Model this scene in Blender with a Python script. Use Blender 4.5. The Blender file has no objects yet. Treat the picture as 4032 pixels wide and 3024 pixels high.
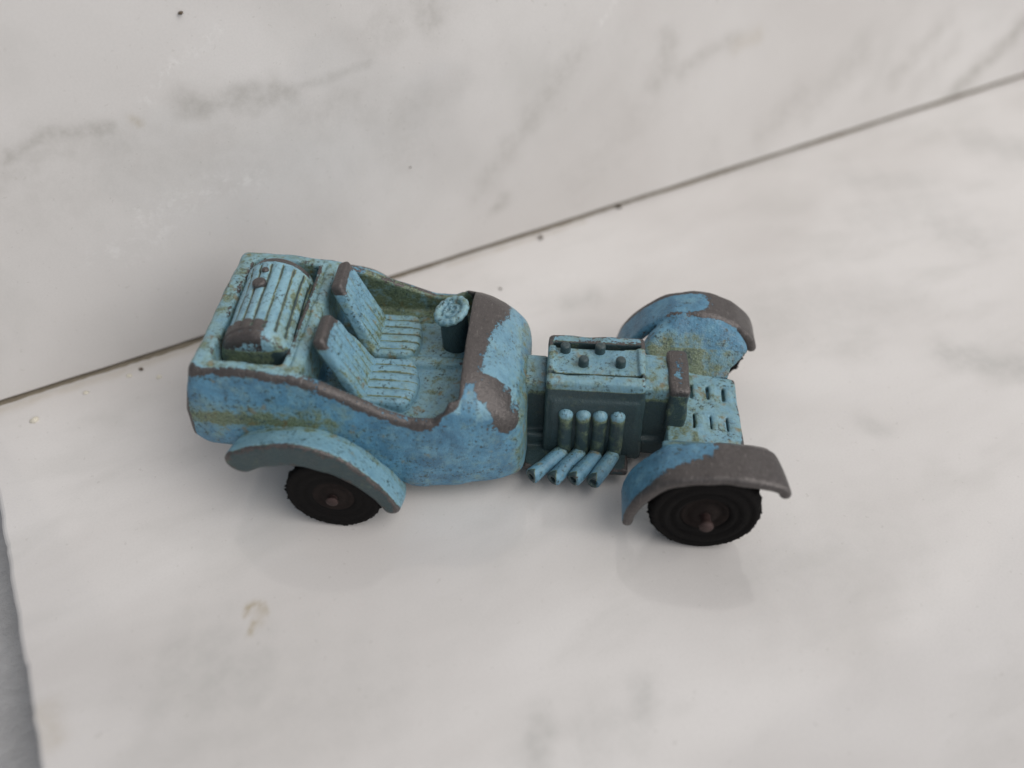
import bpy, math, random
import numpy as np
from mathutils import Matrix, Vector

MM = 0.001
scn = bpy.context.scene
COL = scn.collection

# ------------------------------------------------------------------ camera
cam_d = bpy.data.cameras.new("camera")
cam = bpy.data.objects.new("camera", cam_d)
COL.objects.link(cam)
RX, RY, RZ = (.9973, .0731, -.0046), (-.0482, .7021, .7104), (.0551, -.7083, .7037)
mr = Matrix(((RX[0], RY[0], RZ[0]), (RX[1], RY[1], RZ[1]), (RX[2], RY[2], RZ[2]))).to_quaternion().to_matrix().to_4x4()
mr.translation = Vector((21.49, -67.18, 74.86)) * MM
cam.matrix_world = mr
cam_d.sensor_width = 36
cam_d.lens = 31.177
cam_d.clip_start = .001
cam_d.clip_end = 50
cam_d.dof.use_dof = True
cam_d.dof.focus_distance = .094
cam_d.dof.aperture_fstop = 14
scn.camera = cam

# ------------------------------------------------------------------ light: bright overcast sky, veiled sun from the right
EL, AZ = math.radians(46), math.radians(-21)          # azimuth counted from +X towards +Y
L = Vector((math.cos(EL) * math.cos(AZ), math.cos(EL) * math.sin(AZ), math.sin(EL)))
wd = bpy.data.worlds.new("World")
scn.world = wd
wd.use_nodes = True
wn, wl = wd.node_tree.nodes, wd.node_tree.links
bg = wn["Background"]
sky = wn.new("ShaderNodeTexSky")
sky.sky_type = 'NISHITA'
sky.sun_disc = False
sky.sun_elevation = EL
sky.sun_rotation = math.atan2(L.x, L.y)
sky.air_density, sky.dust_density, sky.ozone_density = 1.0, 1.5, 1.0
hs = wn.new("ShaderNodeHueSaturation")
hs.inputs["Saturation"].default_value = .28
wl.new(sky.outputs[0], hs.inputs["Color"])
wl.new(hs.outputs[0], bg.inputs[0])
bg.inputs[1].default_value = .08
sd = bpy.data.lights.new("sun", 'SUN')
sd.energy = 1.9
sd.angle = math.radians(60)
sd.color = (1, .955, .90)
so = bpy.data.objects.new("sun", sd)
so.rotation_euler = L.to_track_quat('Z', 'Y').to_euler()
COL.objects.link(so)
scn.view_settings.view_transform = 'Standard'
scn.view_settings.look = 'None'
scn.view_settings.exposure = 0.08
scn.view_settings.gamma = 1

# ------------------------------------------------------------------ node helpers
class NT:
    def __init__(s, name):
        s.m = bpy.data.materials.new(name)
        s.m.use_nodes = True
        s.n, s.l = s.m.node_tree.nodes, s.m.node_tree.links
        s.b = s.n["Principled BSDF"]
        s.tc = s.n.new("ShaderNodeTexCoord")
        mp = s.n.new("ShaderNodeMapping")
        mp.inputs["Scale"].default_value = (1000, 1000, 1000)
        s.l.new(s.tc.outputs["Object"], mp.inputs[0])
        s.co = mp.outputs[0]
    def put(s, sock, v):
        if isinstance(v, bpy.types.NodeSocket): s.l.new(v, sock)
        elif v is not None: sock.default_value = v
    def math(s, op, a, b=None, clamp=False):
        n = s.n.new("ShaderNodeMath"); n.operation = op; n.use_clamp = clamp
        s.put(n.inputs[0], a)
        if b is not None: s.put(n.inputs[1], b)
        return n.outputs[0]
    def noise(s, scale, detail=4, rough=.55, dist=0, stretch=None, off=(0, 0, 0)):
        n = s.n.new("ShaderNodeTexNoise")
        n.inputs["Scale"].default_value = scale; n.inputs["Detail"].default_value = detail
        n.inputs["Roughness"].default_value = rough; n.inputs["Distortion"].default_value = dist
        mp = s.n.new("ShaderNodeMapping"); mp.inputs["Location"].default_value = off
        if stretch:
            mp.inputs["Rotation"].default_value = stretch[0]; mp.inputs["Scale"].default_value = stretch[1]
        s.l.new(s.co, mp.inputs[0]); s.l.new(mp.outputs[0], n.inputs["Vector"])
        return n.outputs[0]
    def attr(s, name):
        n = s.n.new("ShaderNodeAttribute"); n.attribute_name = name
        return n.outputs["Fac"]
    def step(s, v, a, b, lo=0., hi=1.):
        n = s.n.new("ShaderNodeMapRange"); n.interpolation_type = 'SMOOTHSTEP'
        s.put(n.inputs[0], v)
        for i, q in zip((1, 2, 3, 4), (a, b, lo, hi)): n.inputs[i].default_value = q
        return n.outputs[0]
    def mix(s, f, a, b):
        n = s.n.new("ShaderNodeMix"); n.data_type = 'RGBA'
        s.put(n.inputs[0], f)
        for i, q in ((6, a), (7, b)):
            if isinstance(q, tuple): n.inputs[i].default_value = q + (1,) * (4 - len(q))
            else: s.l.new(q, n.inputs[i])
        return n.outputs[2]
    def bump(s, h, strength, dist):
        n = s.n.new("ShaderNodeBump"); n.inputs["Strength"].default_value = strength
        n.inputs["Distance"].default_value = dist
        s.put(n.inputs["Height"], h)
        s.l.new(n.outputs[0], s.b.inputs["Normal"])

def paint_material():
    t = NT("chipped_blue_paint")
    edge, zone, grime = t.attr("edge"), t.attr("zone"), t.attr("grime")
    nb = t.noise(.55, 5, .62)
    nf = t.noise(2.2, 5, .65, off=(7, 3, 1))
    nt = t.noise(5.5, 3, .6, off=(2, 9, 4))
    # bare metal: worn convex edges and rubbed areas, ragged by noise; small chips everywhere
    w = t.math('ADD', t.math('MULTIPLY', edge, 1.7), zone)
    w = t.math('ADD', w, t.math('MULTIPLY', t.math('SUBTRACT', nf, .5), .9))
    w = t.math('ADD', w, t.math('MULTIPLY', t.math('SUBTRACT', nb, .5), .9))
    w = t.math('ADD', w, t.math('MULTIPLY', t.math('SUBTRACT', nt, .5), .55))
    metal = t.step(w, .46, .52)
    chips = t.math('MULTIPLY', t.step(nt, .675, .70), t.step(nb, .42, .6))
    metal = t.math('MAXIMUM', metal, t.math('MULTIPLY', chips, .75))
    # paint colour with faded and deeper patches, olive dirt where it was never rubbed off
    blue = t.mix(t.step(nb, .3, .7), (.058, .165, .265), (.104, .278, .42))
    pale = t.mix(t.step(t.noise(.6, 4, .6, off=(4, 4, 8)), .5, .75, 0, .6), blue, (.19, .38, .48))
    pale = t.mix(t.math('MULTIPLY', t.attr("fade"), t.step(nb, .25, .6, .55, 1.1), True), pale, (.215, .395, .485))  # up-facing parts painted paler, as if lit from above
    g = t.math('ADD', t.math('MULTIPLY', grime, 1.0), t.math('MULTIPLY', t.math('SUBTRACT', t.noise(.7, 5, .65, off=(1, 6, 3)), .5), 2.1))
    g = t.math('ADD', g, t.math('MULTIPLY', t.math('SUBTRACT', nf, .5), .8))
    green = t.mix(t.step(nt, .35, .65), (.19, .245, .165), (.085, .12, .065))
    c = t.mix(t.step(g, .25, .75), pale, t.mix(.6, (.215, .325, .275), pale))
    c = t.mix(t.step(g, .62, 1.05), c, green)
    c = t.mix(t.step(g, 1.15, 1.75), c, (.032, .06, .068))  # darkest tone: dark patina together with painted shade
    pit = t.math('MULTIPLY', t.step(t.noise(2.4, 4, .75, off=(5, 5, 5)), .515, .64), t.step(t.noise(.42, 3, .6, off=(9, 1, 7)), .38, .60, .22, 1.))
    c = t.mix(pit, c, (.034, .062, .060))
    rust = t.math('MULTIPLY', t.step(t.noise(.8, 3, .5, off=(11, 2, 6)), .58, .70), t.math('MULTIPLY', t.step(g, .3, .7), t.step(g, .95, 1.35, 1, .1)))
    c = t.mix(t.math('MULTIPLY', rust, .6), c, (.20, .135, .04))
    mt = t.mix(nf, (.056, .051, .051), (.132, .12, .117))
    mt = t.mix(t.step(t.noise(6, 3, .6, stretch=((.3, .5, .2), (1, .25, .25))), .58, .72, 0, .5), mt, (.27, .25, .24))
    c = t.mix(metal, c, mt)
    t.l.new(c, t.b.inputs["Base Color"])
    t.l.new(t.math('MULTIPLY', metal, .55), t.b.inputs["Metallic"])
    t.put(t.b.inputs["Roughness"], t.math('ADD', t.step(metal, 0, 1, .30, .26), t.math('MULTIPLY', nf, .12)))
    h = t.math('ADD', t.math('MULTIPLY', metal, -.9), t.math('MULTIPLY', nt, .45))
    h = t.math('ADD', h, t.math('MULTIPLY', nf, .5))
    t.bump(h, .75, .00022)
    return t.m

def marble_material(name, dirv):
    t = NT(name)
    v, dk, st, wh = t.attr("vein"), t.attr("dark"), t.attr("stain"), t.attr("white")
    n1 = t.noise(.022, 4, .5, .4, stretch=((0, 0, dirv), (1, 1.8, 1)))
    n2 = t.noise(.06, 5, .55, .3, stretch=((0, 0, dirv), (1, 2.2, 1)), off=(30, 5, 2))
    n3 = t.noise(.8, 4, .6)
    base = t.mix(t.step(n1, .30, .70), (.605, .582, .567), (.712, .693, .681))
    base = t.mix(t.step(n2, .48, .78, 0, .38), base, (.50, .49, .47))
    grain = t.noise(4.2, 2, .6)
    base = t.mix(t.step(grain, .35, .7, 0, .10), base, (.46, .45, .44))
    base = t.mix(t.math('MULTIPLY', t.step(t.noise(1.7, 2, .5, off=(3, 8, 1)), .70, .74), .22), base, (.38, .36, .33))
    f = t.math('MULTIPLY', v, t.step(n3, .25, .75, .45, 1.15), True)
    c = t.mix(f, base, (.36, .345, .32))
    f = t.math('MULTIPLY', dk, t.step(n3, .25, .75, .6, 1.1), True)
    c = t.mix(f, c, (.40, .40, .385))
    c = t.mix(t.math('MULTIPLY', wh, t.step(t.noise(.9, 6, .7), .45, .68)), c, (.84, .83, .82))
    c = t.mix(t.math('MULTIPLY', st, t.step(n3, .2, .7, .5, 1.)), c, (.40, .34, .24))
    t.l.new(c, t.b.inputs["Base Color"])
    t.put(t.b.inputs["Roughness"], t.step(n3, .3, .7, .07, .13))
    t.b.inputs["IOR"].default_value = 1.52
    t.bump(t.noise(.2, 2, .5), .05, .0003)
    return t.m

def plain(name, col, rough, metallic=0, bump=None, var=None, spec=None):
    t = NT(name)
    if var: t.l.new(t.mix(t.noise(*var[0]), col, var[1]), t.b.inputs["Base Color"])
    else: t.b.inputs["Base Color"].default_value = col + (1,)
    t.b.inputs["Roughness"].default_value = rough
    t.b.inputs["Metallic"].default_value = metallic
    if spec is not None: t.b.inputs["Specular IOR Level"].default_value = spec
    if bump: t.bump(t.noise(bump[0], 5, .65), .6, bump[1])
    return t.m

PAINT = paint_material()
RUBBER = plain("black_rubber", (.006, .006, .0065), .85, 0, (3.5, .00015), ((1.2, 4, .6), (.011, .0095, .009)), .12)
HUBM = plain("dusty_hub", (.008, .007, .007), .85, 0, (3, .0002), ((.9, 4, .6), (.028, .02, .018)), .15)
RUST = plain("rusty_steel", (.03, .017, .015), .65, .3, (4, .0002), ((1.6, 4, .6), (.075, .045, .043)))
CONC = plain("grey_concrete", (.30, .30, .305), .9, 0, (.6, .0008), ((.16, 6, .75), (.56, .56, .565)))
GROUT = plain("brown_grout", (.13, .105, .075), .9, 0, (1.5, .0004), ((.4, 4, .6), (.27, .235, .18)))
GRIT = plain("brown_grit", (.10, .075, .05), .9, 0, (4, .0002))
CHALK = plain("pale_mortar", (.70, .66, .56), .9, 0, (3, .0003))

# ------------------------------------------------------------------ objects
def tag(o, label=None, cat=None, group=None, kind=None):
    for k, v in (("label", label), ("category", cat), ("group", group), ("kind", kind)):
        if v: o[k] = v
    return o

def link(name, me, mat, parent=None):
    o = bpy.data.objects.new(name, me)
    COL.objects.link(o)
    if mat and not me.materials: me.materials.append(mat)
    if parent: o.parent = parent
    return o

def mesh_np(name, V, F, attrs=None, smooth=True):
    """V (n,3) in mm, F (m,k) with one k for all faces"""
    me = bpy.data.meshes.new(name)
    V = np.asarray(V, np.float32) * MM
    F = np.asarray(F, np.int32)
    k = F.shape[1]
    me.vertices.add(len(V)); me.vertices.foreach_set("co", V.ravel())
    me.loops.add(F.size); me.loops.foreach_set("vertex_index", F.ravel())
    me.polygons.add(len(F)); me.polygons.foreach_set("loop_start", np.arange(0, F.size, k, dtype=np.int32))
    me.polygons.foreach_set("use_smooth", np.full(len(F), smooth))
    for n, a in (attrs or {}).items():
        at = me.attributes.new(n, 'FLOAT', 'POINT')
        at.data.foreach_set("value", np.asarray(a, np.float32))
    me.update(calc_edges=True); me.validate()
    return me

# ------------------------------------------------------------------ cast shapes: distance fields turned into meshes by surface nets
def smax(a, b, k):
    h = np.maximum(k - np.abs(a - b), 0) / k
    return np.maximum(a, b) + h * h * k * .25
def smin(a, b, k): return -smax(-a, -b, k)
def mmax(k, *d):
    r = d[0]
    for q in d[1:]: r = smax(r, q, k)
    return r

class Grid:
    def __init__(s, lo, hi, h):
        s.h, s.lo = h, np.array(lo, float)
        ax = [np.arange(a, b + h, h, dtype=np.float32) for a, b in zip(lo, hi)]
        s.ax = ax
        s.x, s.y, s.z = ax[0][:, None, None], ax[1][None, :, None], ax[2][None, None, :]
        s.shape = tuple(len(a) for a in ax)
    def full(s, d): return np.ascontiguousarray(np.broadcast_to(d, s.shape), dtype=np.float32)

def box(g, c, half, r):
    q = [np.abs(a - cc) - (hh - r) for a, cc, hh in zip((g.x, g.y, g.z), c, half)]
    o = np.sqrt(sum(np.maximum(a, 0) ** 2 for a in q))
    return o + np.minimum(np.maximum(np.maximum(q[0], q[1]), q[2]), 0) - r

def capsule(g, a, b, r):
    a, b = np.array(a, float), np.array(b, float)
    d = b - a
    px, py, pz = g.x - a[0], g.y - a[1], g.z - a[2]
    t = np.clip((px * d[0] + py * d[1] + pz * d[2]) / (d @ d), 0, 1)
    return np.sqrt((px - t * d[0]) ** 2 + (py - t * d[1]) ** 2 + (pz - t * d[2]) ** 2) - r

def cyl(g, a, b, r, k=.2):
    a, b = np.array(a, float), np.array(b, float)
    d = b - a; ln = np.linalg.norm(d); d = d / ln
    px, py, pz = g.x - a[0], g.y - a[1], g.z - a[2]
    t = px * d[0] + py * d[1] + pz * d[2]
    rad = np.sqrt(np.maximum((px - t * d[0]) ** 2 + (py - t * d[1]) ** 2 + (pz - t * d[2]) ** 2, 0))
    return smax(rad - r, np.abs(t - ln / 2) - ln / 2, k)

def poly_dist(X, Z, P):
    """distance to an open polyline in the x-z plane"""
    best = np.full(np.broadcast(X, Z).shape, 1e9, np.float32)
    for (x0, z0), (x1, z1) in zip(P[:-1], P[1:]):
        dx, dz = x1 - x0, z1 - z0
        t = np.clip(((X - x0) * dx + (Z - z0) * dz) / (dx * dx + dz * dz), 0, 1)
        best = np.minimum(best, (X - x0 - t * dx) ** 2 + (Z - z0 - t * dz) ** 2)
    return np.sqrt(best)

def inside(X, Z, P):
    c = np.zeros(np.broadcast(X, Z).shape, bool)
    for (x0, z0), (x1, z1) in zip(P, P[1:] + P[:1]):
        if z0 != z1:
            c ^= ((z0 > Z) != (z1 > Z)) & (X < (x1 - x0) * (Z - z0) / (z1 - z0) + x0)
    return c

def smooth_line(P, n=6):
    """Catmull-Rom through the points"""
    P = [np.array(p, float) for p in P]
    Q = [2 * P[0] - P[1]] + P + [2 * P[-1] - P[-2]]
    out = []
    for i in range(1, len(Q) - 2):
        for j in range(n):
            t = j / n
            a, b, c, d = Q[i - 1:i + 3]
            out.append(.5 * (2 * b + (c - a) * t + (2 * a - 5 * b + 4 * c - d) * t * t + (3 * b - a - 3 * c + d) * t ** 3))
    out.append(P[-1])
    return [tuple(map(float, p)) for p in out]

def blur(d, r):
    for ax in range(3):
        p = np.pad(d, [(r + 1, r) if i == ax else (0, 0) for i in range(3)], mode='edge')
        c = np.cumsum(p, axis=ax, dtype=np.float64)
        n = d.shape[ax]
        hi = np.take(c, range(2 * r + 1, 2 * r + 1 + n), axis=ax)
        lo = np.take(c, range(0, n), axis=ax)
        d = ((hi - lo) / (2 * r + 1)).astype(np.float32)
    return d

def lump(d, g, amp=.05, seed=0):
    """the slight unevenness of an old, worn casting"""
    rs = np.random.RandomState(seed)
    for _ in range(5):
        k = rs.normal(0, .9, 3); ph = rs.uniform(0, 6.3)
        d = d + amp * .45 * np.sin(k[0] * g.x + k[1] * g.y + k[2] * g.z + ph)
    return d

def nets(name, g, d, zone=None, grime=None, fade=None, seed=0, amp=.05):
    d = g.full(lump(d, g, amp, seed))
    gm = np.sqrt(sum(q * q for q in np.gradient(d, g.h)))
    d = d / np.maximum(gm, .35)
    nx, ny, nz = d.shape
    s = d < 0
    C = [(i, j, k) for i in (0, 1) for j in (0, 1) for k in (0, 1)]
    view = lambda a, c: a[c[0]:nx - 1 + c[0], c[1]:ny - 1 + c[1], c[2]:nz - 1 + c[2]]
    cnt = sum(view(s, c).astype(np.int8) for c in C)
    act = np.nonzero((cnt > 0) & (cnt < 8))
    n = len(act[0])
    vals = {c: d[act[0] + c[0], act[1] + c[1], act[2] + c[2]] for c in C}
    acc, num = np.zeros((n, 3)), np.zeros(n)
    for a in C:
        for axis in range(3):
            if a[axis]: continue
            b = tuple(1 if i == axis else a[i] for i in range(3))
            va, vb = vals[a], vals[b]
            m = (va < 0) != (vb < 0)
            t = np.where(m, va / np.where(m, va - vb, 1), 0)
            for i in range(3):
                acc[:, i] += np.where(m, a[i] + (t if i == axis else 0), 0)
            num += m
    V = g.lo + (np.stack(act, 1) + acc / num[:, None]) * g.h
    idx = np.full((nx - 1, ny - 1, nz - 1), -1, np.int32)
    idx[act] = np.arange(n)
    F = []
    for axis in range(3):
        o = [i for i in range(3) if i != axis]
        sl = [slice(None)] * 3
        sl0, sl1 = list(sl), list(sl)
        for i in o: sl0[i] = sl1[i] = slice(1, d.shape[i] - 1)
        sl0[axis] = slice(0, d.shape[axis] - 1); sl1[axis] = slice(1, d.shape[axis])
        e0, e1 = s[tuple(sl0)], s[tuple(sl1)]
        q = np.nonzero(e0 != e1)
        base = [q[0].copy(), q[1].copy(), q[2].copy()]
        for i in o: base[i] = base[i] + 1
        flip = e1[q]
        def cell(da, db):
            c = [b.copy() for b in base]
            c[o[0]] -= da; c[o[1]] -= db
            return idx[c[0], c[1], c[2]]
        quad = np.stack([cell(1, 1), cell(0, 1), cell(0, 0), cell(1, 0)], 1)
        if axis == 1: flip = ~flip
        quad[flip] = quad[flip][:, ::-1]
        F.append(quad)
    F = np.concatenate(F)
    r = max(1, int(round(.62 / g.h)))
    bl = blur(d, r)
    ip = np.clip(np.rint((V - g.lo) / g.h).astype(int), 0, np.array(d.shape) - 1)
    edge = (bl - d)[ip[:, 0], ip[:, 1], ip[:, 2]] / .62
    at = {"edge": edge}
    x, y, z = V[:, 0], V[:, 1], V[:, 2]
    at["zone"] = zone(x, y, z) if zone else np.zeros(n)
    at["grime"] = grime(x, y, z) if grime else np.zeros(n)
    at["fade"] = fade(x, y, z) + np.zeros(n) if fade else np.zeros(n)
    return mesh_np(name, V, F, at)

def sst(v, a, b):
    t = np.clip((v - a) / (b - a), 0, 1)
    return t * t * (3 - 2 * t)

# ================================================================== THE SETTING
GZ = -0.1                                    # top of the tread, mm
J0 = np.array([-44.007, .113]); U = np.array([.8436, .5369]); Vd = np.array([.5369, -.8436])
SLAB = Matrix(((U[0], Vd[0], 0, J0[0] * MM), (U[1], Vd[1], 0, J0[1] * MM), (0, 0, 1, GZ * MM), (0, 0, 0, 1)))   # u along the joint, v out from it (left-handed, fixed below)

def strokes(A, B, S):
    """veins, scratches and stains of the stone, each with its own course, width and strength"""
    out = {k: np.zeros(A.shape, np.float32) for k in ("vein", "dark", "white", "stain")}
    wob = .35 * np.sin(A * 1.3 + B * .7) + .25 * np.sin(A * .51 - B * 1.9 + 1)
    for kind, w, f, P in S:
        dd = np.full(A.shape, 1e9)
        for i in range(len(P) - 1):
            (a0, b0), (a1, b1) = P[i], P[i + 1]
            dx, dy = a1 - a0, b1 - b0
            t = np.clip(((A - a0) * dx + (B - b0) * dy) / (dx * dx + dy * dy), 0, 1)
            dd = np.minimum(dd, np.hypot(A - a0 - t * dx, B - b0 - t * dy))
        w = w * (1.0 if kind == 'stain' else 2.0); f = f * {'vein': .78, 'dark': .8, 'white': .55, 'stain': 1.}[kind]
        dd = np.maximum(dd + wob * w * .45, 0)
        out[kind] = np.maximum(out[kind], f * np.exp(-(dd / w) ** 2))
    return out

TREAD_S = [('dark', 1.6, .35, [(122.6, 10.9), (131.2, 15.7)]), ('dark', 2.2, .45, [(149.6, 11.9), (152.4, 16.6)]),
 ('dark', 2, .4, [(125.2, 25.5), (126.9, 30.4)]), ('dark', 1.3, .6, [(105, 46.4), (108, 50), (111.5, 54)]), ('dark', .7, .4, [(87.2, 50), (88.3, 52.3)]),
 ('dark', .8, .45, [(68.7, 15.5), (71.9, 15.8)]), ('dark', 2.6, .5, [(12.3, 43.2), (15.2, 46.6)]), ('dark', .8, .5, [(46.6, 65), (45.4, 66.4)]),
 ('dark', 1.0, .6, [(36.8, 63.5), (34.6, 65.8)]), ('dark', 1.6, .35, [(39.7, 65.8), (42.9, 66.3)]), ('dark', 3.4, .22, [(65.5, 61.9), (76.3, 63.4)]),
 ('dark', 3, .3, [(15.0, 51), (23.6, 53.4)]), ('dark', 3, .25, [(90, 30), (104, 34)]), ('dark', 2.5, .3, [(118, 20), (128, 21)]),
 ('stain', .30, .9, [(17.6, 40.6), (18.0, 39.8), (18.8, 39.7), (19.3, 40.3), (19.3, 41.2)]), ('stain', .5, .35, [(18.6, 40.4), (18.6, 41.9)]),
 ('stain', .26, .95, [(18.0, 41.6), (17.4, 42.7)]), ('stain', .12, .6, [(18.0, 41.7), (18.5, 41.9)]),
 ('stain', 1.2, .3, [(-.9, 41.5), (-.3, 44.6)]), ('stain', .7, .35, [(-1, .4), (16, .5), (24, .2)]), ('stain', .4, .35, [(58, .4), (72, .5), (80, .3)]),
 ('white', .12, 1, [(44.0, 46.7), (44.1, 46.3), (44.6, 46.3)]), ('white', .3, .5, [(66, 9), (72, 10.5)])]
RISER_S = [('vein', .45, .75, [(11.3, 29.0), (14.3, 30.2), (16.9, 30.8), (22, 29.9)]), ('vein', 1.3, .35, [(9, 27), (16, 29.6), (22.4, 28.6)]),
 ('stain', .4, .5, [(24.3, 30.4), (24.9, 29.6)]), ('vein', .9, .6, [(29.6, 30.5), (33, 30.1), (38.9, 29.4)]), ('vein', .5, .6, [(36.5, 30.6), (39.5, 30.2), (41, 29)]),
 ('vein', .3, .45, [(38.9, 29.6), (44.7, 29.7), (50.3, 30.4)]), ('vein', 1.2, .3, [(40, 28), (44, 25.8), (48, 27.2)]),
 ('white', .35, .9, [(26.4, 32.2), (28.8, 34.4), (32.1, 36.1), (35, 37.5)]), ('white', .8, .7, [(21.5, 19), (26.8, 19.7), (31.3, 20.7), (34.8, 20)]),
 ('white', .8, .6, [(16.5, 15.7), (22, 15.4)]), ('white', .3, .6, [(22, 15.6), (25, 17.4)]), ('vein', 1.2, .55, [(58.3, 35.5), (58.2, 34)]), ('vein', 1.5, .35, [(53.3, 34.6), (51.8, 33.5)]),
 ('vein', 1.0, .38, [(78, 25.5), (76.0, 23.6), (71.8, 18.7), (66.7, 13.4), (64, 10)]), ('vein', .55, .6, [(67.2, 7.5), (66.0, 6.4)]), ('vein', 1.0, .5, [(92.3, 24.2), (92, 21.2), (91.2, 18.7)]),
 ('vein', .7, .4, [(95.4, 19.4), (99.1, 21), (104, 22)]), ('vein', 1.1, .75, [(171, 14), (166.6, 8.6), (161, 4.9), (157.7, 2.3), (155.6, .2)]),
 ('vein', 1.2, .4, [(147, 15), (140.1, 8.2)]), ('vein', 1.4, .3, [(119.3, 10), (112.9, 4.5)]), ('stain', 1.2, .28, [(107.8, 21.6), (104.6, 21.2)]),
 ('vein', 1.8, .25, [(55.4, 23.6), (53.7, 18.6)]), ('vein', 1.5, .2, [(43.9, 24.3), (49.7, 25.7)]), ('vein', 2.5, .22, [(12, 24), (24, 25.5), (34, 24)]),
 ('vein', 1.6, .3, [(130, 14), (122, 7)]), ('vein', 1.4, .3, [(152, 11), (146, 5)]), ('vein', 2, .2, [(88, 14), (80, 6)]), ('white', .25, .8, [(84, 32), (80, 27)])]

def slab_frame(name, me, mat):
    o = link(name, me, mat)
    ang = math.atan2(U[1], U[0])
    o.matrix_world = Matrix.Translation(Vector((J0[0], J0[1], GZ)) * MM) @ Matrix.Rotation(ang, 4, 'Z')
    return o                                  # local x = u, local y = -v

def sheet(us, ws, fn, S):
    """a closed slab: us x ws grid on the face, sides run back by fn"""
    A, B = np.meshgrid(us, ws, indexing='ij')
    at = strokes(A, B, S)
    n, m = A.shape
    V = fn(A, B, 0).reshape(-1, 3)
    id0 = np.arange(n * m).reshape(n, m)
    F = np.stack([id0[:-1, :-1], id0[1:, :-1], id0[1:, 1:], id0[:-1, 1:]], -1).reshape(-1, 4)
    ring = np.concatenate([id0[:, 0], id0[-1, 1:], id0[-2::-1, -1], id0[0, -2:0:-1]])
    Ar, Br = A.ravel()[ring], B.ravel()[ring]
    V = np.concatenate([V, fn(Ar, Br, 1)])
    k = len(ring); r2 = n * m + np.arange(k)
    F = np.concatenate([F, np.stack([ring, r2, np.roll(r2, -1), np.roll(ring, -1)], 1)])
    at = {q: np.concatenate([a.ravel(), a.ravel()[ring]]) for q, a in at.items()}
    return V, F, at

def bumpy(A): return .10 * np.sin(A * .31) + .06 * np.sin(A * .83 + 1)

# tread: left end at u=-1.9, edges slightly eased
def soft(lo, hi, step, e=(.25, .5)): return np.concatenate([[lo, lo + e[0], lo + e[1]], np.arange(lo + 1, hi - 1, step), [hi]])
us = np.concatenate([[-1.75, -1.5, -1.25], np.arange(-.9, 92, .4), np.arange(92, 300, 1.2)])
vs = np.concatenate([np.arange(-4, .2, .6), np.arange(.2, 90, .4), np.arange(90, 160, 2.)])
def ftread(A, B, k):
    drop = np.where(A < -1.7, .35, np.where(A < -1.45, .1, 0.)) if not k else 0
    wob = (.05 * np.sin(B * .9) + .02 * np.sin(B * 1.9 + 1) + .12 * np.maximum(np.sin(B * .37 + np.sin(B * .9)) - .8, 0) * 4) * (A < -1.1)
    return np.stack([A + wob, -B, -5.5 * k - drop + 0 * A], -1)
V, F, at = sheet(us, vs, ftread, TREAD_S)
tread = tag(slab_frame("step_tread", mesh_np("step_tread", V, F[:, ::-1], at, False), marble_material("polished_marble_tread", .2)), kind='structure')
# riser: stands on the joint, its lower arris a little proud of the gap
us = np.concatenate([[-1.75, -1.5, -1.25], np.arange(-.9, 112, .45), np.arange(112, 300, 1.2)])
zs = np.concatenate([[.56, .66, .82], np.arange(1.1, 44, .4), np.linspace(44, 280, 50)])
def friser(A, B, k):
    ease = np.where(B < .6, .16, np.where(B < .75, .05, 0.)) if not k else 0
    return np.stack([A, .5 + ease + 25 * k + 0 * A, B + bumpy(A) * .25 * (B < 1)], -1)
V, F, at = sheet(us, zs, friser, RISER_S)
riser = tag(slab_frame("step_riser", mesh_np("step_riser", V, F, at, False), marble_material("polished_marble_riser", .9)), kind='structure')
# grout in the joint between them
uu = np.arange(-1.7, 300, .7)
rs = np.random.RandomState(4)
prof = [(-.02, .02), (.30, .02), (.55, .12), (.9, .40), (2.0, .52)]
V = []
for u_ in uu:
    j = rs.normal(0, .05) + .12 * math.sin(u_ * .23)
    fill = .75 * math.exp(-((u_ - 12) / 22) ** 2)
    for i, (p, z) in enumerate(prof):
        V.append((u_, .25 + p - fill * .25 * (i < 3) + j * (1 <= i <= 3), max(z * (.8 + .5 * fill), .015) if i else -.5))
n = len(prof); m = len(uu)
id0 = np.arange(m * n).reshape(m, n)
F = np.stack([id0[:-1, :-1], id0[1:, :-1], id0[1:, 1:], id0[:-1, 1:]], -1).reshape(-1, 4)
tag(slab_frame("grout_joint", mesh_np("grout_joint", V, F), GROUT), kind='structure')
# concrete floor beyond the end of the tread
gx = np.linspace(-1, 1, 120)
gx = np.sign(gx) * np.abs(gx) ** 2.2 * 3000
A, B = np.meshgrid(gx, gx, indexing='ij')
rs = np.random.RandomState(2)
Zg = -6 + .5 * np.sin(A * .05 + np.sin(B * .07)) * np.exp(-(np.hypot(A, B) / 400) ** 2) - 1 * 0
V = np.stack([A, B, Zg], -1).reshape(-1, 3)
id0 = np.arange(120 * 120).reshape(120, 120)
F = np.stack([id0[:-1, :-1], id0[1:, :-1], id0[1:, 1:], id0[:-1, 1:]], -1).reshape(-1, 4)
tag(link("ground", mesh_np("ground", V, F), CONC), kind='structure')

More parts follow.
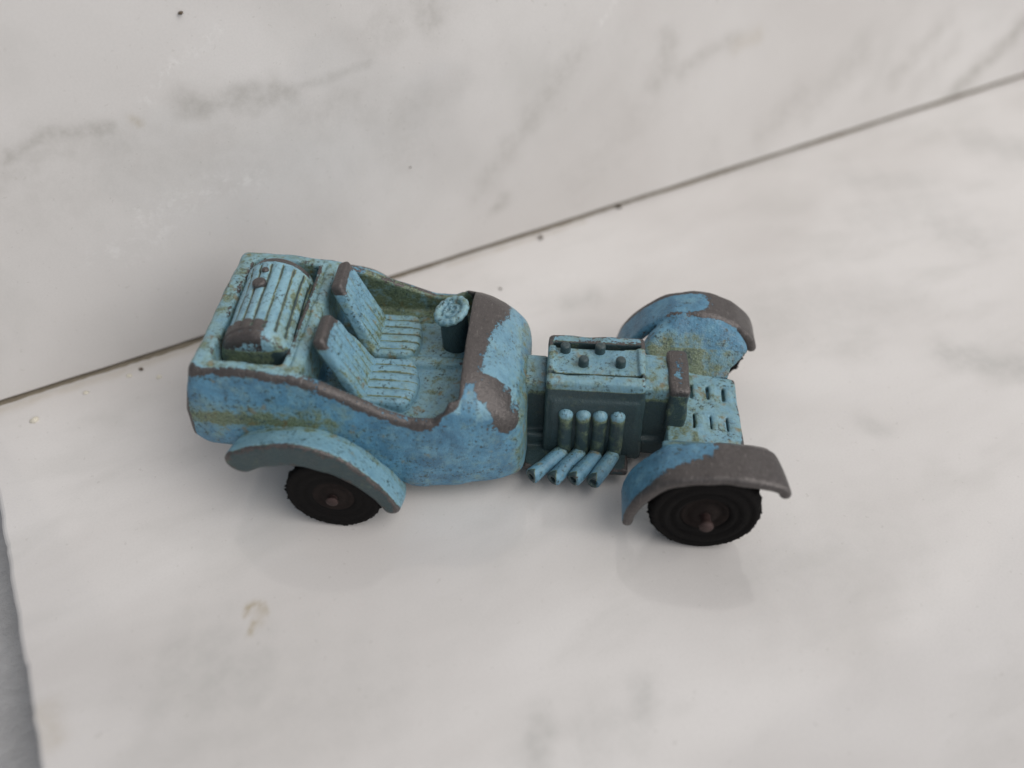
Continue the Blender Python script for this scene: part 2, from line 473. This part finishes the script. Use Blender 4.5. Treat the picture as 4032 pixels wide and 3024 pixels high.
# grit and mortar crumbs lying on the stone
def crumb(name, u, v, z, size, mat, label, cat, group, seed):
    rs = np.random.RandomState(seed)
    import bmesh
    bm = bmesh.new()
    bmesh.ops.create_icosphere(bm, subdivisions=2, radius=1)
    k = rs.normal(0, 1, (4, 3))
    for q in bm.verts:
        c = np.array(q.co)
        q.co = Vector(c * (1 + .18 * sum(np.sin(k[i] @ c * 2 + i) for i in range(4)))) * size * .78 * MM
        q.co.x *= size and rs.uniform(.95, 1.05); q.co.z *= .62
    me = bpy.data.meshes.new(name); bm.to_mesh(me); bm.free()
    for p in me.polygons: p.use_smooth = True
    o = link(name, me, mat)
    P = J0 + u * U + v * Vd
    o.location = Vector((P[0], P[1], GZ + z)) * MM
    o.rotation_euler = (0, 0, rs.uniform(0, 6))
    return tag(o, label, cat, group)
G1, G2 = "specks of grit on the marble", "mortar crumbs along the joint"
crumb("grit_speck", 72.4, .9, .25, .42, GRIT, "brown grain of grit lying just below the marble joint above the car", "grit", G1, 1)
crumb("grit_speck", 86.6, -.25, .25, .40, GRIT, "dark grain of grit wedged in the marble joint right of centre", "grit", G1, 2)
crumb("grit_speck", 61.9, 8.4, .12, .22, GRIT, "tiny speck on the tread between the steering wheel and the joint", "grit", G1, 3)
crumb("grit_speck", 16.0, 1.2, .15, .30, GRIT, "small brown speck under the joint behind the tail of the car", "grit", G1, 4)
crumb("grit_speck", 31.7, -.35, 39.8, .30, GRIT, "dark speck stuck high on the marble riser at upper left", "grit", G1, 5)
crumb("grit_speck", 54.1, -.4, 16.2, .15, GRIT, "pinhead speck stuck on the middle of the marble riser", "grit", G1, 6)
crumb("mortar_crumb", 3.3, 4.1, .05, .55, CHALK, "largest pale mortar crumb, farthest left below the joint", "mortar crumb", G2, 7)
crumb("mortar_crumb", 9.3, 2.2, .05, .36, CHALK, "pale mortar crumb midway along the joint left of the car", "mortar crumb", G2, 8)
crumb("mortar_crumb", 14.4, 1.6, .05, .42, CHALK, "yellowish mortar crumb beside the brown speck near the tail", "mortar crumb", G2, 9)
crumb("mortar_crumb", 17.6, 3.6, .02, .34, CHALK, "pale mortar crumb nearest the rear corner of the car", "mortar crumb", G2, 10)

# ================================================================== THE TOY CAR
car = bpy.data.objects.new("toy_car", None)
car.empty_display_size = .01
COL.objects.link(car)
tag(car, "worn sky blue die-cast toy roadster with open engine, standing on white marble", "toy car")
def cast(name, g, d, parent=car, label=None, **k):
    o = link(name, nets(name, g, d, **k), PAINT, parent)
    if label: o["label"] = label
    return o
ip = lambda v, xs, ys: np.interp(v, xs, ys).astype(np.float32)

# ---- body tub
g = Grid((-16.4, -12.6, 1.8), (19.4, 12.6, 19.2), .2)
x, y, z = g.x, g.y, g.z; ay = np.abs(y)
w0 = ip(x, [-15.5, -13, 8, 11.5, 14, 16, 17.3, 18.4], [10.0, 10.4, 10.4, 10.0, 9.4, 8.8, 8.2, 7.7])
w = w0 - ip(z, [2, 5, 9, 12, 15, 17.4, 20], [.5, .1, 0, .2, .65, 1.15, 1.5])
zc = ip(x, [8, 11, 12.4, 13.6, 15, 16.2, 17.2, 18.2], [15.2, 15.3, 15.2, 14.8, 14.1, 13.0, 11.8, 10.2])
arch = 9 + (zc - 9) * np.maximum(1 - np.minimum(ay / (w0 + .1), 1) ** 3.2, .004) ** (1 / 3.2)
rail = ip(x, [-16, -8.5, -4, -1.1, 1.8, 4.8, 7.1, 9.3, 10.4, 11.1, 11.6, 12.0], [17.7, 17.3, 16.8, 15.8, 14.4, 13.0, 12.2, 12.1, 12.9, 14.3, 16.6, 30])
zt = np.minimum(rail, np.where(x < 7, 40, arch))
xr = ip(z, [7, 9, 12, 14.5, 17.4], [-13.0, -15, -15.1, -14.5, -13.7])
zb = ip(x, [-15.5, -12.5, -9, -5, 3, 6.5, 19], [7.9, 7.6, 7.4, 6.8, 4.5, 1.9, 2.5])
xf = 18.1 - 1.0 * np.minimum(ay / 8.4, 1.25) ** 7
outer = mmax(.7, ay - w, z - zt, zb - z, xr - x, x - xf)
tun = 10.0 + .75 * np.exp(-((y - .35) / .85) ** 6) * (x > 4) + .05 * np.maximum(x - 7, 0) ** 1.6 * (y < 0)
cav = mmax(.5, ay - (w - 1.1), tun - z, -3.2 - x, x - 13.8, np.where(x < 11.2, -9, (z - arch + 1.4) * np.clip((x - 11.2) * 2, 0, 1) - 9 * (1 - np.clip((x - 11.2) * 2, 0, 1))))
rec = mmax(.6, ay - 7.9, np.abs(x + 8.5) - 3.45, 13.2 - z)
grv = mmax(.15, np.abs(x + 4.35) - .14, 16.55 - z, ay - 8)
d = smax(outer, -cav, .3)
d = smax(d, -rec, .3)
d = smax(d, -grv, .15)
def zn(x, y, z):
    ay = np.abs(y)
    front = np.interp(y, [-7, -6, 0, 4.5, 8], [13.6, 13.9, 14.25, 15.5, 16])
    a = sst(y, -7.4, -6.2) * sst(x, 10.9, 11.5) * (1 - sst(x - front, -1.3, 1.2)) * 1.05 * sst(z, 11.5, 13)
    for p, q, r0, r1 in (((13.7, 14.4), (14.9, 13.3), .75, .7), ((14.9, 13.3), (16.7, 10.7), .7, .95)):
        tb = np.clip(((x - p[0]) * (q[0] - p[0]) + (z - p[1]) * (q[1] - p[1])) / ((q[0] - p[0]) ** 2 + (q[1] - p[1]) ** 2), 0, 1)
        db = np.hypot(x - p[0] - (q[0] - p[0]) * tb, z - p[1] - (q[1] - p[1]) * tb) / (r0 + (r1 - r0) * tb)
        a = np.maximum(a, .85 * (1 - sst(db, .6, 1.35)) * (y < -5))
    a = np.maximum(a, .8 * (y < -5.5) * (x > 8) * (1 - sst(x - np.interp(z, [12, 12.6, 13.2, 14.4, 15], [9.6, 10.0, 11.3, 12.0, 12.6]), -.1, .45)) * sst(z, 11.6, 12.1) * sst(x, 8.3, 9.3))
    a = np.maximum(a, .62 * sst(-x, 14.1, 14.9) * sst(-y, 8.2, 9.6) * sst(z, 8.5, 10))
    a = np.maximum(a, .62 * (x < 9.5) * sst(-y, 8.6, 9.2) * np.exp(-((z - np.interp(x, [-16, -8.5, -4, -1.1, 1.8, 4.8, 7.1, 10], [17.4, 17.2, 16.7, 15.7, 14.2, 12.7, 11.9, 12.2]) + .4) / .7) ** 2))
    a = np.maximum(a, .22 * (y > 8.9) * (x < 10))
    return a - .4 * ((x > 8.5) & (y < -7) & (z < np.where(x > 11.4, 13.2, 11.6)) & (x < 14.4)) - .6 * ((ay < 9.2) & (x > -3) & (x < 10.8) & (z < 13.5 + .2 * np.maximum(0, -x))) - .25 * (x > 16.6)
def gr(x, y, z):
    a = .85 * sst(-y, 9.0, 9.8) * np.exp(-((z - 11.6) / 1.5) ** 2) * sst(-x, -3, 3)
    a = np.maximum(a, .45 * sst(x, 16.2, 17.6))
    a = np.maximum(a, .75 * ((y > 7) & (y < 9.6) & (x > -2.5) & (x < 12) & (z < 15.4)))
    a = np.maximum(a, .40 * ((np.abs(y) < 9) & (x < -3) & (z > 12)))
    a = np.maximum(a, .35 * ((np.abs(y) < 9) & (x > -3) & (x < 12) & (z < 12)))
    return a + .28
def fd(x, y, z):  # deck and interior painted paler as if lit, outer sides stay deep
    ay = np.abs(y)
    f = .9 * ((ay < 9.15) & (x < -2.5) & (z > 12)) + .75 * ((ay < 9.3) & (x >= -2.5) & (x < 12) & (z < 15.5))
    return np.maximum(f, .55 * ((x > 13.5) & (z > 11.8)))
cast("body", g, d, zone=zn, grime=gr, fade=fd, seed=1)

# ---- seats: ribbed cushion with its backrest
for sgn in (-1, 1):
    ys = sgn * 3.55
    g = Grid((1.0, min(sgn * .1, sgn * 7.4) - .3, 7.6), (7.8, max(sgn * .1, sgn * 7.4) + .3, 12.4), .17)
    x, y, z = g.x, g.y, g.z
    fr = (6.2 if sgn > 0 else 6.9) - .9 * np.abs((y - ys) / 3.2) ** 2.5
    rib = .28 * np.abs(np.sin((y - ys) * math.pi / 1.15)) - .1
    d = mmax(.5, np.abs(y - ys) - 3.3, x - fr, 1.3 - x, z - 11.35 - rib * (x < 6) + .06 * np.maximum(x - 4.5, 0) ** 2, 7.8 - z)
    s = cast("seat", g, d, seed=3 + sgn, zone=lambda x, y, z: -.35 + 0 * x, grime=lambda x, y, z, k=sgn: (.55 if k > 0 else .3) + .9 * (np.abs(np.sin((y - k * 3.55) * math.pi / 1.15)) < .28) * (z > 10.9), fade=lambda x, y, z: .8, amp=.03)  # cushion lightened for the light it catches, dirt lines between ribs
    g = Grid((-3.6, min(0, sgn * 7.2) - .2, 9.4), (3.4, max(0, sgn * 7.2) + .2, 19.4), .17)
    x, y, z = g.x, g.y, g.z; a = y * sgn
    # slope runs from (-1.5,18.4) to (1.6,11)
    dx, dz = 3.1 / 8.03, -7.4 / 8.03
    tt = (x + 1.75) * dx + (z - 18.75) * dz
    nn = (x + 1.75) * (-dz) + (z - 18.75) * dx
    yi = ip(z, [10, 11.5, 18.5, 19], [.3, .35, 2.05, 2.2]); yo = ip(z, [10, 11.5, 18.5], [6.7, 6.6, 6.35])
    rib = (.24 * np.abs(np.sin((a - 3.5) * math.pi / .95)) - .06) * (tt > 1.2)
    d = mmax(.4, nn - .5 - rib, -nn - .75, -tt, tt - 8.8, yi - a, a - yo)
    cast("backrest", g, d, parent=s, seed=6 + sgn, amp=.03, fade=lambda x, y, z: .6,
         zone=lambda x, y, z: np.where(z > 17.8, .8 * (1 - sst(x - .42 * (18.75 - z), -1.35, -1.0) * sst(18.95 - z, .4, 1.0)), -.3),
         grime=lambda x, y, z, k=sgn: (.4 * (np.abs(np.sin((y * k - 3.5) * math.pi / .95)) < .25)) + np.where(k > 0, (.2 + .5 * sst(16.5 - z, 0, 5)), (.15 + .4 * sst(17 - z, 0, 4))) + .45 * (x < .38 * (18.4 - z) - 2.1))

# ---- fuel tank lying across the rear deck
g = Grid((-13.2, -7.4, 11.4), (-4.2, 7.4, 20.2), .17)
x, y, z = g.x, g.y, g.z
R0 = 3.6; cx, cz = -8.55 - .05 * y, 15.5
ang = np.arctan2(z - cz, x - cx)
rr = np.sqrt((x - cx) ** 2 + (z - cz) ** 2)
seam = .24 * np.exp(-((np.mod(ang + .2, .33) - .165) / .05) ** 2) * (np.abs(y) < 5.0)
d = smax(rr - R0 + seam - .14 * (np.abs(np.abs(y - .1) - 4.6) < .75), np.abs(y - .1) - 6.5 + .05 * rr, .9)
tank = cast("fuel_tank", g, d, seed=9, amp=.03, fade=lambda x, y, z: 1.,  # tank painted paler, like a lit top
     zone=lambda x, y, z: np.where((np.abs(y + 4.6) < .8) & (x < -7.1), .75, 0) + np.where((y < -5.2) & (z > 17.0) & (x < -7.3), .5, 0) + np.where((y > 5.2) & (z > 17), .7, 0) - .02 - .5 * (y < -5.5) * (z < 17),
     grime=lambda x, y, z: 2.0 * (np.abs(y) < 4.9) * np.exp(-((np.mod(np.arctan2(z - 15.5, x + 8.55 + .05 * y) + .2, .33) - .165) / .03) ** 2) + .6 * sst(x, -7.0, -5.7) + .12 + 1.2 * (y < -5.6) * sst(17.4 - z, 0, .6))  # dirty seams; low near end darkened, recess shadow painted in
g = Grid((-11.2, .8, 18), (-8.0, 6.6, 20.6), .12)
d = cyl(g, (-9.4, 1.7, 17.8), (-9.5, 1.7, 19.4), .72, .3)
cast("filler_cap", g, d, parent=tank, zone=lambda x, y, z: .8 + 0 * x, seed=2, amp=.02)
d = cyl(g, (-9.35, 3.9, 17.8), (-9.45, 3.9, 19.3), .40, .25)
cast("filler_cap", g, d, parent=tank, zone=lambda x, y, z: .7 + 0 * x, seed=2, amp=.02)

# ---- steering column and wheel
nrm = np.array([-.36, -.12, .925]); nrm /= np.linalg.norm(nrm)
cw = np.array([9.6, 4.0, 14.55])
g = Grid((7, 1.6, 8), (14, 6.6, 15.2), .17)
d = cyl(g, (9.95, 3.75, 9.2), cw - nrm * .3, 1.5, .4)
col = cast("steering_column", g, d, zone=lambda x, y, z: -.4 + 0 * x, grime=lambda x, y, z: 2.1 + 0 * x, seed=4)  # near-black column: shadow below the wheel painted into its colour
g = Grid((7.2, 1.6, 12.8), (12, 6.4, 16.4), .13)
t = (g.x - cw[0]) * nrm[0] + (g.y - cw[1]) * nrm[1] + (g.z - cw[2]) * nrm[2]
e1 = np.cross(nrm, [0, 1, 0]); e1 /= np.linalg.norm(e1); e2 = np.cross(nrm, e1)
pa = (g.x - cw[0]) * e1[0] + (g.y - cw[1]) * e1[1] + (g.z - cw[2]) * e1[2]
pb = (g.x - cw[0]) * e2[0] + (g.y - cw[1]) * e2[1] + (g.z - cw[2]) * e2[2]
rad = np.sqrt(pa ** 2 + pb ** 2); an = np.arctan2(pb, pa)
rim = np.sqrt((rad - 1.6) ** 2 + t ** 2) - .43 - .04 * np.cos(an * 14)
plate = smax(rad - 1.5, np.abs(t + .3) - .22, .15)
spoke = smax(smax(np.abs(np.mod(an + .4, math.pi * 2 / 3) - math.pi / 3) * rad - .14, np.abs(t + .02) - .24, .1), rad - 1.5, .1)
hub = np.abs(np.sqrt((rad - .8) ** 2 + t ** 2)) - .22
d = smin(smin(smin(rim, plate, .15), spoke, .15), hub, .2)
cast("steering_wheel", g, d, parent=col, zone=lambda x, y, z: -.42 + 0 * x, grime=lambda x, y, z: .5 + 0 * x, fade=lambda x, y, z: 1., seed=5, amp=.02)

# ---- chassis rails and bulkhead links
g = Grid((16.4, -6.6, 1.2), (34, 6.6, 11.6), .2)
d = box(g, (18.3, 0, 6.2), (1.8, 2.3, 4.4), .4)
d = smin(d, box(g, (31.3, 0, 6.4), (1.9, 2.6, 4.6), .4), .3)
d = smin(d, box(g, (25, 0, 2.6), (8.4, 3.2, 1.2), .4), .3)
d = smin(d, box(g, (23.4, 0, 1.75), (5.6, 6.3, .42), .3), .2)
cast("chassis", g, d, fade=lambda x, y, z: .6, grime=lambda x, y, z: .66 + 1.3 * sst(9.8 - z, 0, 1.2), zone=lambda x, y, z: -.35 + .5 * (z < 2.6), seed=7)  # link sides darkened downward: patina with painted shade

# ---- engine with valve covers, bolts and header pipes
g = Grid((19.2, -4.8, 1.2), (30.9, 4.8, 13.4), .17)
x, y, z = g.x, g.y, g.z; ay = np.abs(y)
d = mmax(.45, np.abs(x - 25.05) - 5.05 - .10 * (12 - z) * .2, ay - 3.65 - .03 * (12 - z), z - 12.35, 1.4 - z)
pocket = mmax(.2, ay - 1.95, np.abs(x - 25.05) - 4.3, 12.0 - z)
slot = mmax(.12, np.abs(ay - 2.15) - .24, 11.3 - z, np.abs(x - 25.05) - 4.6)
d = smax(smax(d, -pocket, .15), -slot, .15)
panel = mmax(.3, np.abs(x - 25.05) - 4.4, np.abs(z - 6.0) - 3.9, 3.62 - ay)
eng = cast("engine", g, smin(d, smax(panel, ay - 3.95, .3), .4), seed=8, fade=lambda x, y, z: .7,
     zone=lambda x, y, z: np.where(z > 11.6, -.3 + .42 * (y > 1.9), -.42), grime=lambda x, y, z: np.where(z > 11.3, .55 + 1.3 * (np.abs(np.abs(y) - 2.15) < .32) + .2 * (np.abs(x - 25) > 4.5), 1.95 + .2 * (z < 6)), amp=.04)  # block sides darkened: patina with painted shade; slots dirty
for px, py in ((21.8, 1.35), (25.4, 1.5), (23.7, -.55), (27.5, -.45)):
    g = Grid((px - 1, py - 1, 11.2), (px + 1, py + 1, 13.6), .12)
    cast("bolt", g, cyl(g, (px, py, 11.5), (px, py, 13.0), .55, .35), parent=eng, zone=lambda x, y, z: -.6 + 0 * x, grime=lambda x, y, z: 2.2 + 0 * x, seed=3, amp=.02)
HX = (22.15, 23.95, 25.7, 27.5)
for sgn in (-1, 1):
    for k, px in enumerate(HX):
        py = sgn * 3.95
        g = Grid((px - 1, py - 1.2, 1.2), (px + 1, py + 1.2, 9.8), .15)
        cast("header_pipe", g, capsule(g, (px, py, 2.2), (px, py, 8.05), .78), parent=eng, zone=lambda x, y, z: -.45 + 0 * x, fade=lambda x, y, z: .8, grime=lambda x, y, z: 1.6 - 1.25 * sst(z, 7.4, 8.4), seed=k, amp=.03)  # pale tops over dark sides, shade painted into the patina
        a, b = (px - .05, sgn * 4.3, 2.55), ((18.85, 21.1, 23.2, 25.3)[k], sgn * (7.95, 8.2, 8.15, 8.4)[k], 2.5)
        g = Grid((b[0] - 1, min(a[1], b[1]) - 1, 1.2), (a[0] + 1, max(a[1], b[1]) + 1, 3.9), .15)
        cast("exhaust_pipe", g, smax(cyl(g, a, b, (.80, .76, .82, .77)[k], .2), -cyl(g, np.array(b) * .88 + np.array(a) * .12, np.array(b) * 1.1 - np.array(a) * .1, .38, .1), .1), zone=lambda x, y, z: -.4 + 0 * x, fade=lambda x, y, z: .35, grime=lambda x, y, z, q=b: .3 + .4 * (np.abs(y) < 5) + 1.5 * ((x - q[0] + np.sign(q[1]) * 0 < .35) & (np.abs(y) > 7.6)), seed=k + 20, amp=.08)

# ---- radiator shell and the slotted apron in front of it
g = Grid((31.8, -4, 4.6), (35.3, 4, 12.2), .17)
d = mmax(.5, np.abs(g.x - 33.55) - 1.05, np.abs(g.y) - 3.2, g.z - 11.35, 5 - g.z)
cast("radiator", g, d, zone=lambda x, y, z: np.where(z > 10.6, .62, -.3) - .6 * np.exp(-((y + .9) / .4) ** 2 - ((x - 33.3) / .35) ** 2), grime=lambda x, y, z: np.where(z > 10.6, .2, 1.7), seed=5)
g = Grid((32.2, -6.4, 1.6), (41.4, 6.4, 7), .16)
x, y, z = g.x, g.y, g.z
top = ip(x, [32, 35, 41], [6.2, 6.15, 5.5])
hw = ip(x, [32, 34, 41], [5.9, 5.8, 4.95])
d = mmax(.3, np.abs(y) - hw, z - top, 2.6 - z + .0 * x, 32.8 - x, x - 40.75)
for k, px in enumerate((35.7, 37.5, 39.25)):
    for cy in (2.35, -2.1):
        d = smax(d, -mmax(.1, np.abs(x - px - .035 * (y - cy)) - .12 - .04 * ((k + (cy > 0)) % 2), np.abs(y - cy) - 1.05, top - .7 - z), .12)
for px in (35.7, 37.5, 39.25):
    d = smin(d, mmax(.3, np.abs(x - px - .55) - .35, np.abs(np.abs(y - .12) - 2.22) - 1.1, z - top - .12, top - .3 - z), .25)
cast("front_apron", g, d, fade=lambda x, y, z: .75, zone=lambda x, y, z: -.36 + .4 * (x > 40.4), grime=lambda x, y, z: .56 + .2 * (x < 36), seed=6)

# ---- front fenders: the near one is bent up and bare over its front half
def fender(sgn, P, th, yi, yo, lip, web, zone, grime, seed, label, fade=None):
    P = smooth_line(P)
    lo = (min(p[0] for p in P) - 1.6, min(sgn * yi, sgn * (yo + lip)) - 1.2, min(p[1] for p in P) - 1.6)
    hi = (max(p[0] for p in P) + 1.6, max(sgn * yi, sgn * (yo + lip)) + 1.2, max(p[1] for p in P) + 1.6)
    if web: lo, hi = (lo[0], min(lo[1], sgn * 4.6), min(lo[2], 4.6)), (hi[0], max(hi[1], sgn * 4.6), hi[2])
    g = Grid(lo, hi, .18)
    X, Z = g.ax[0][:, None], g.ax[2][None, :]
    # centre line of the strip, set in by half its thickness
    C = np.array(P); tn = np.gradient(C, axis=0); tn /= np.linalg.norm(tn, axis=1)[:, None]
    tv = np.interp(C[:, 0], [-20, -1, 6, 50], [th, th, th if web else 1.5, th])
    C = [tuple(q) for q in C + np.stack([tn[:, 1], -tn[:, 0]], 1) * tv[:, None] / 2]
    th = np.interp(g.x, [-20, -1, 6, 50], [th, th, th if web else 1.5, th])
    a = g.y * sgn
    if web: d2 = poly_dist(X, Z, C)[:, None, :]
    else: d2 = np.stack([poly_dist(X, Z + .42 * max(yo - q * sgn, 0), C) for q in g.ax[1]], 1)
    q0, q1 = d2 - (th / 2 - .45), np.abs(a - (yi + yo + lip) / 2) - ((yo + lip - yi) / 2 - .45)
    if lip: q0 = q0 + .09 * np.maximum(a - yo, 0) ** 2
    d = np.sqrt(np.maximum(q0, 0) ** 2 + np.maximum(q1, 0) ** 2) + np.minimum(np.maximum(q0, q1), 0) - .45
    if web:
        poly = [q for q in P if (31.2 if sgn < 0 else 29.7) < q[0] < 42.8] + [(40.5, 6.3), (40.3, 5.2), (33.6, 5.2)]
        pd = poly_dist(X, Z, poly + [poly[0]])
        pd = np.where(inside(X, Z, poly), -pd, pd)[:, None, :] + .35
        pl = (a - 5.4) - (g.z - 5.6) * .95
        d = smin(d, mmax(.3, pd, np.abs(pl / 1.38) - .55), .35)
    if web and sgn < 0: d = smax(d, (g.x - 42.5 - .42 * (a - 9.5)) * .92, 1.2)
    o = cast("front_fender" if web else "rear_fender", g, d, zone=zone, grime=grime, fade=fade, seed=seed, label=label)
    return o
NEAR = [(28.1, 3.5), (28.3, 5.0), (29.1, 7.1), (30.7, 9.2), (32.5, 10.4), (35.1, 11.0), (37.8, 11.2), (40.4, 10.9), (42.1, 10.5), (43.0, 10.0), (43.4, 9.4)]
FAR = [(27.8, 3.0), (28.3, 5.2), (29.6, 7.2), (31.4, 9.2), (33.4, 10.5), (36, 11.0), (38.5, 10.7), (41, 9.45), (42.9, 7.6), (43.6, 6.2)]
fender(-1, NEAR, 1.15, 9.5, 13.6, .6, True,
       lambda x, y, z: 1.1 * np.maximum(sst(x + .25 * (-y - 11), 35.3, 38.4), sst(-y - .42 * (37 - x), 9.3, 11.5)) + .05 - .2 * (-y < 9.6),
       lambda x, y, z: .6 * (-y < 9.3) + .05, 11, "front fender bent upward, bare grey metal over its front half")
fender(1, FAR, 1.15, 9.6, 13.1, .8, True,
       lambda x, y, z: np.where(y > 9.4, np.maximum(1.15 * sst(x + .6 * np.abs(y - 11.7), 35.6, 39.3), np.maximum(.55 * (1 - sst(y, 10.1, 10.7)) * sst(x, 31.0, 33.5), .85 * sst(y, 12.7, 13.2))), .12 * (z > 9)) - .1,
       lambda x, y, z: np.where(y < 9.4, .85 * sst(9.3 - y, .2, 2.0) * np.exp(-((x - 34.0) / 5.5) ** 2) + .4 * (y < 7), 0), 12, "front fender with bare grey metal over its front half")
REAR = [(-9.5, 11.2), (-7.6, 12.0), (-4.6, 12.65), (-1.5, 12.25), (1.5, 10.6), (4.3, 7.2), (5.6, 4.7), (5.95, 3.9)]
for sgn in (-1, 1):
    fender(sgn, REAR, 3.2, 9.3, 14.1, 0, False,
           lambda x, y, z: .22 * sst(np.abs(y), 13.7, 14.0) - .2 * (np.abs(y) < 13.3),
           lambda x, y, z: .22 + .45 * (np.abs(y) < 11.2) + 1.7 * (np.abs(y) > 13.8), 13 + sgn, None, lambda x, y, z: .85 * (np.abs(y) < 13.8))  # top strip painted paler as if lit, outer face darker

# ---- wheels
def lathe(name, prof, n, jit=0, seed=0):
    """prof: (axial, radius); axis along local Y, outer face towards -Y"""
    rs = np.random.RandomState(seed)
    V, F = [], []
    m = len(prof)
    for i in range(n):
        t = 2 * math.pi * i / n
        for (a, r, j) in prof:
            rr = r + j * jit * (abs(rs.normal()) * .5 + (rs.rand() < .12) * rs.uniform(.3, 1.6))
            V.append((rr * math.cos(t), a + j * jit * rs.normal() * .3, rr * math.sin(t)))
    for i in range(n):
        for k in range(m - 1):
            p, q = i * m + k, ((i + 1) % n) * m + k
            F.append((p, p + 1, q + 1, q))
    return mesh_np(name, V, F)
RW = 5.5
TY = [(.5, 2.3, 0), (.15, 2.5, 0), (-.05, 2.9, 0), (.15, 3.15, 0), (.18, 3.4, 0), (-.05, 3.65, 0), (-.08, 4.1, 0), (.14, 4.35, 0), (.12, 4.6, 0), (-.02, 4.85, 0),
      (.1, 5.12, .4), (.4, 5.3, 1), (.75, 5.38, 1), (1.1, 5.3, 1), (1.45, 5.4, 1), (1.8, 5.3, 1), (2.15, 5.38, 1), (2.6, 5.28, 1), (2.9, 5.0, .3), (3.0, 2.0, 0), (3.0, 0.05, 0)]
HB = [(.7, 2.7, 0), (.35, 2.42, 0), (.2, 2.2, 0), (.5, 1.9, 0), (.55, 1.55, 0), (.25, 1.3, 0), (.1, 1.05, 0), (.05, .5, 0), (.05, .02, 0)]
AX = [(1.0, .5, 0), (-.9, .52, 0), (-1.0, .68, 0), (-1.3, .70, 0), (-1.5, .5, 0), (-1.55, .02, 0)]
ty_me, hb_me, ax_me = lathe("tyre", TY, 220, .17, 3), lathe("hub", HB, 48), lathe("axle_end", AX, 24)
ty_me.materials.append(RUBBER); hb_me.materials.append(HUBM); ax_me.materials.append(RUST)
first = None
for wx, side, yo in ((0, -1, 13.9), (36, -1, 14.1), (0, 1, 13.0), (36, 1, 12.2)):
    if first is None:
        wh = link("wheel", ty_me, None, car); kids = [link("hub", hb_me, None, wh), link("axle_end", ax_me, None, wh)]
        first = (wh, kids)
    else:
        wh = first[0].copy(); COL.objects.link(wh); wh.parent = car
        for c in first[1]:
            k = c.copy(); COL.objects.link(k); k.parent = wh
    sc = .875 if wx == 0 else (.985 if side < 0 else .965)                # the rear wheels are a little smaller and narrower
    wh.scale = (sc, .42 if wx == 0 else 1, sc)
    wh.location = Vector(((wx if side < 0 else wx + 1.1) if wx else -.6, side * yo, RW * sc + GZ + .05)) * MM
    wh.rotation_euler = (0, 0, 0 if side < 0 else math.pi)
    wh.rotation_euler.y = .7 * wx / 36 + side * .4 + .3
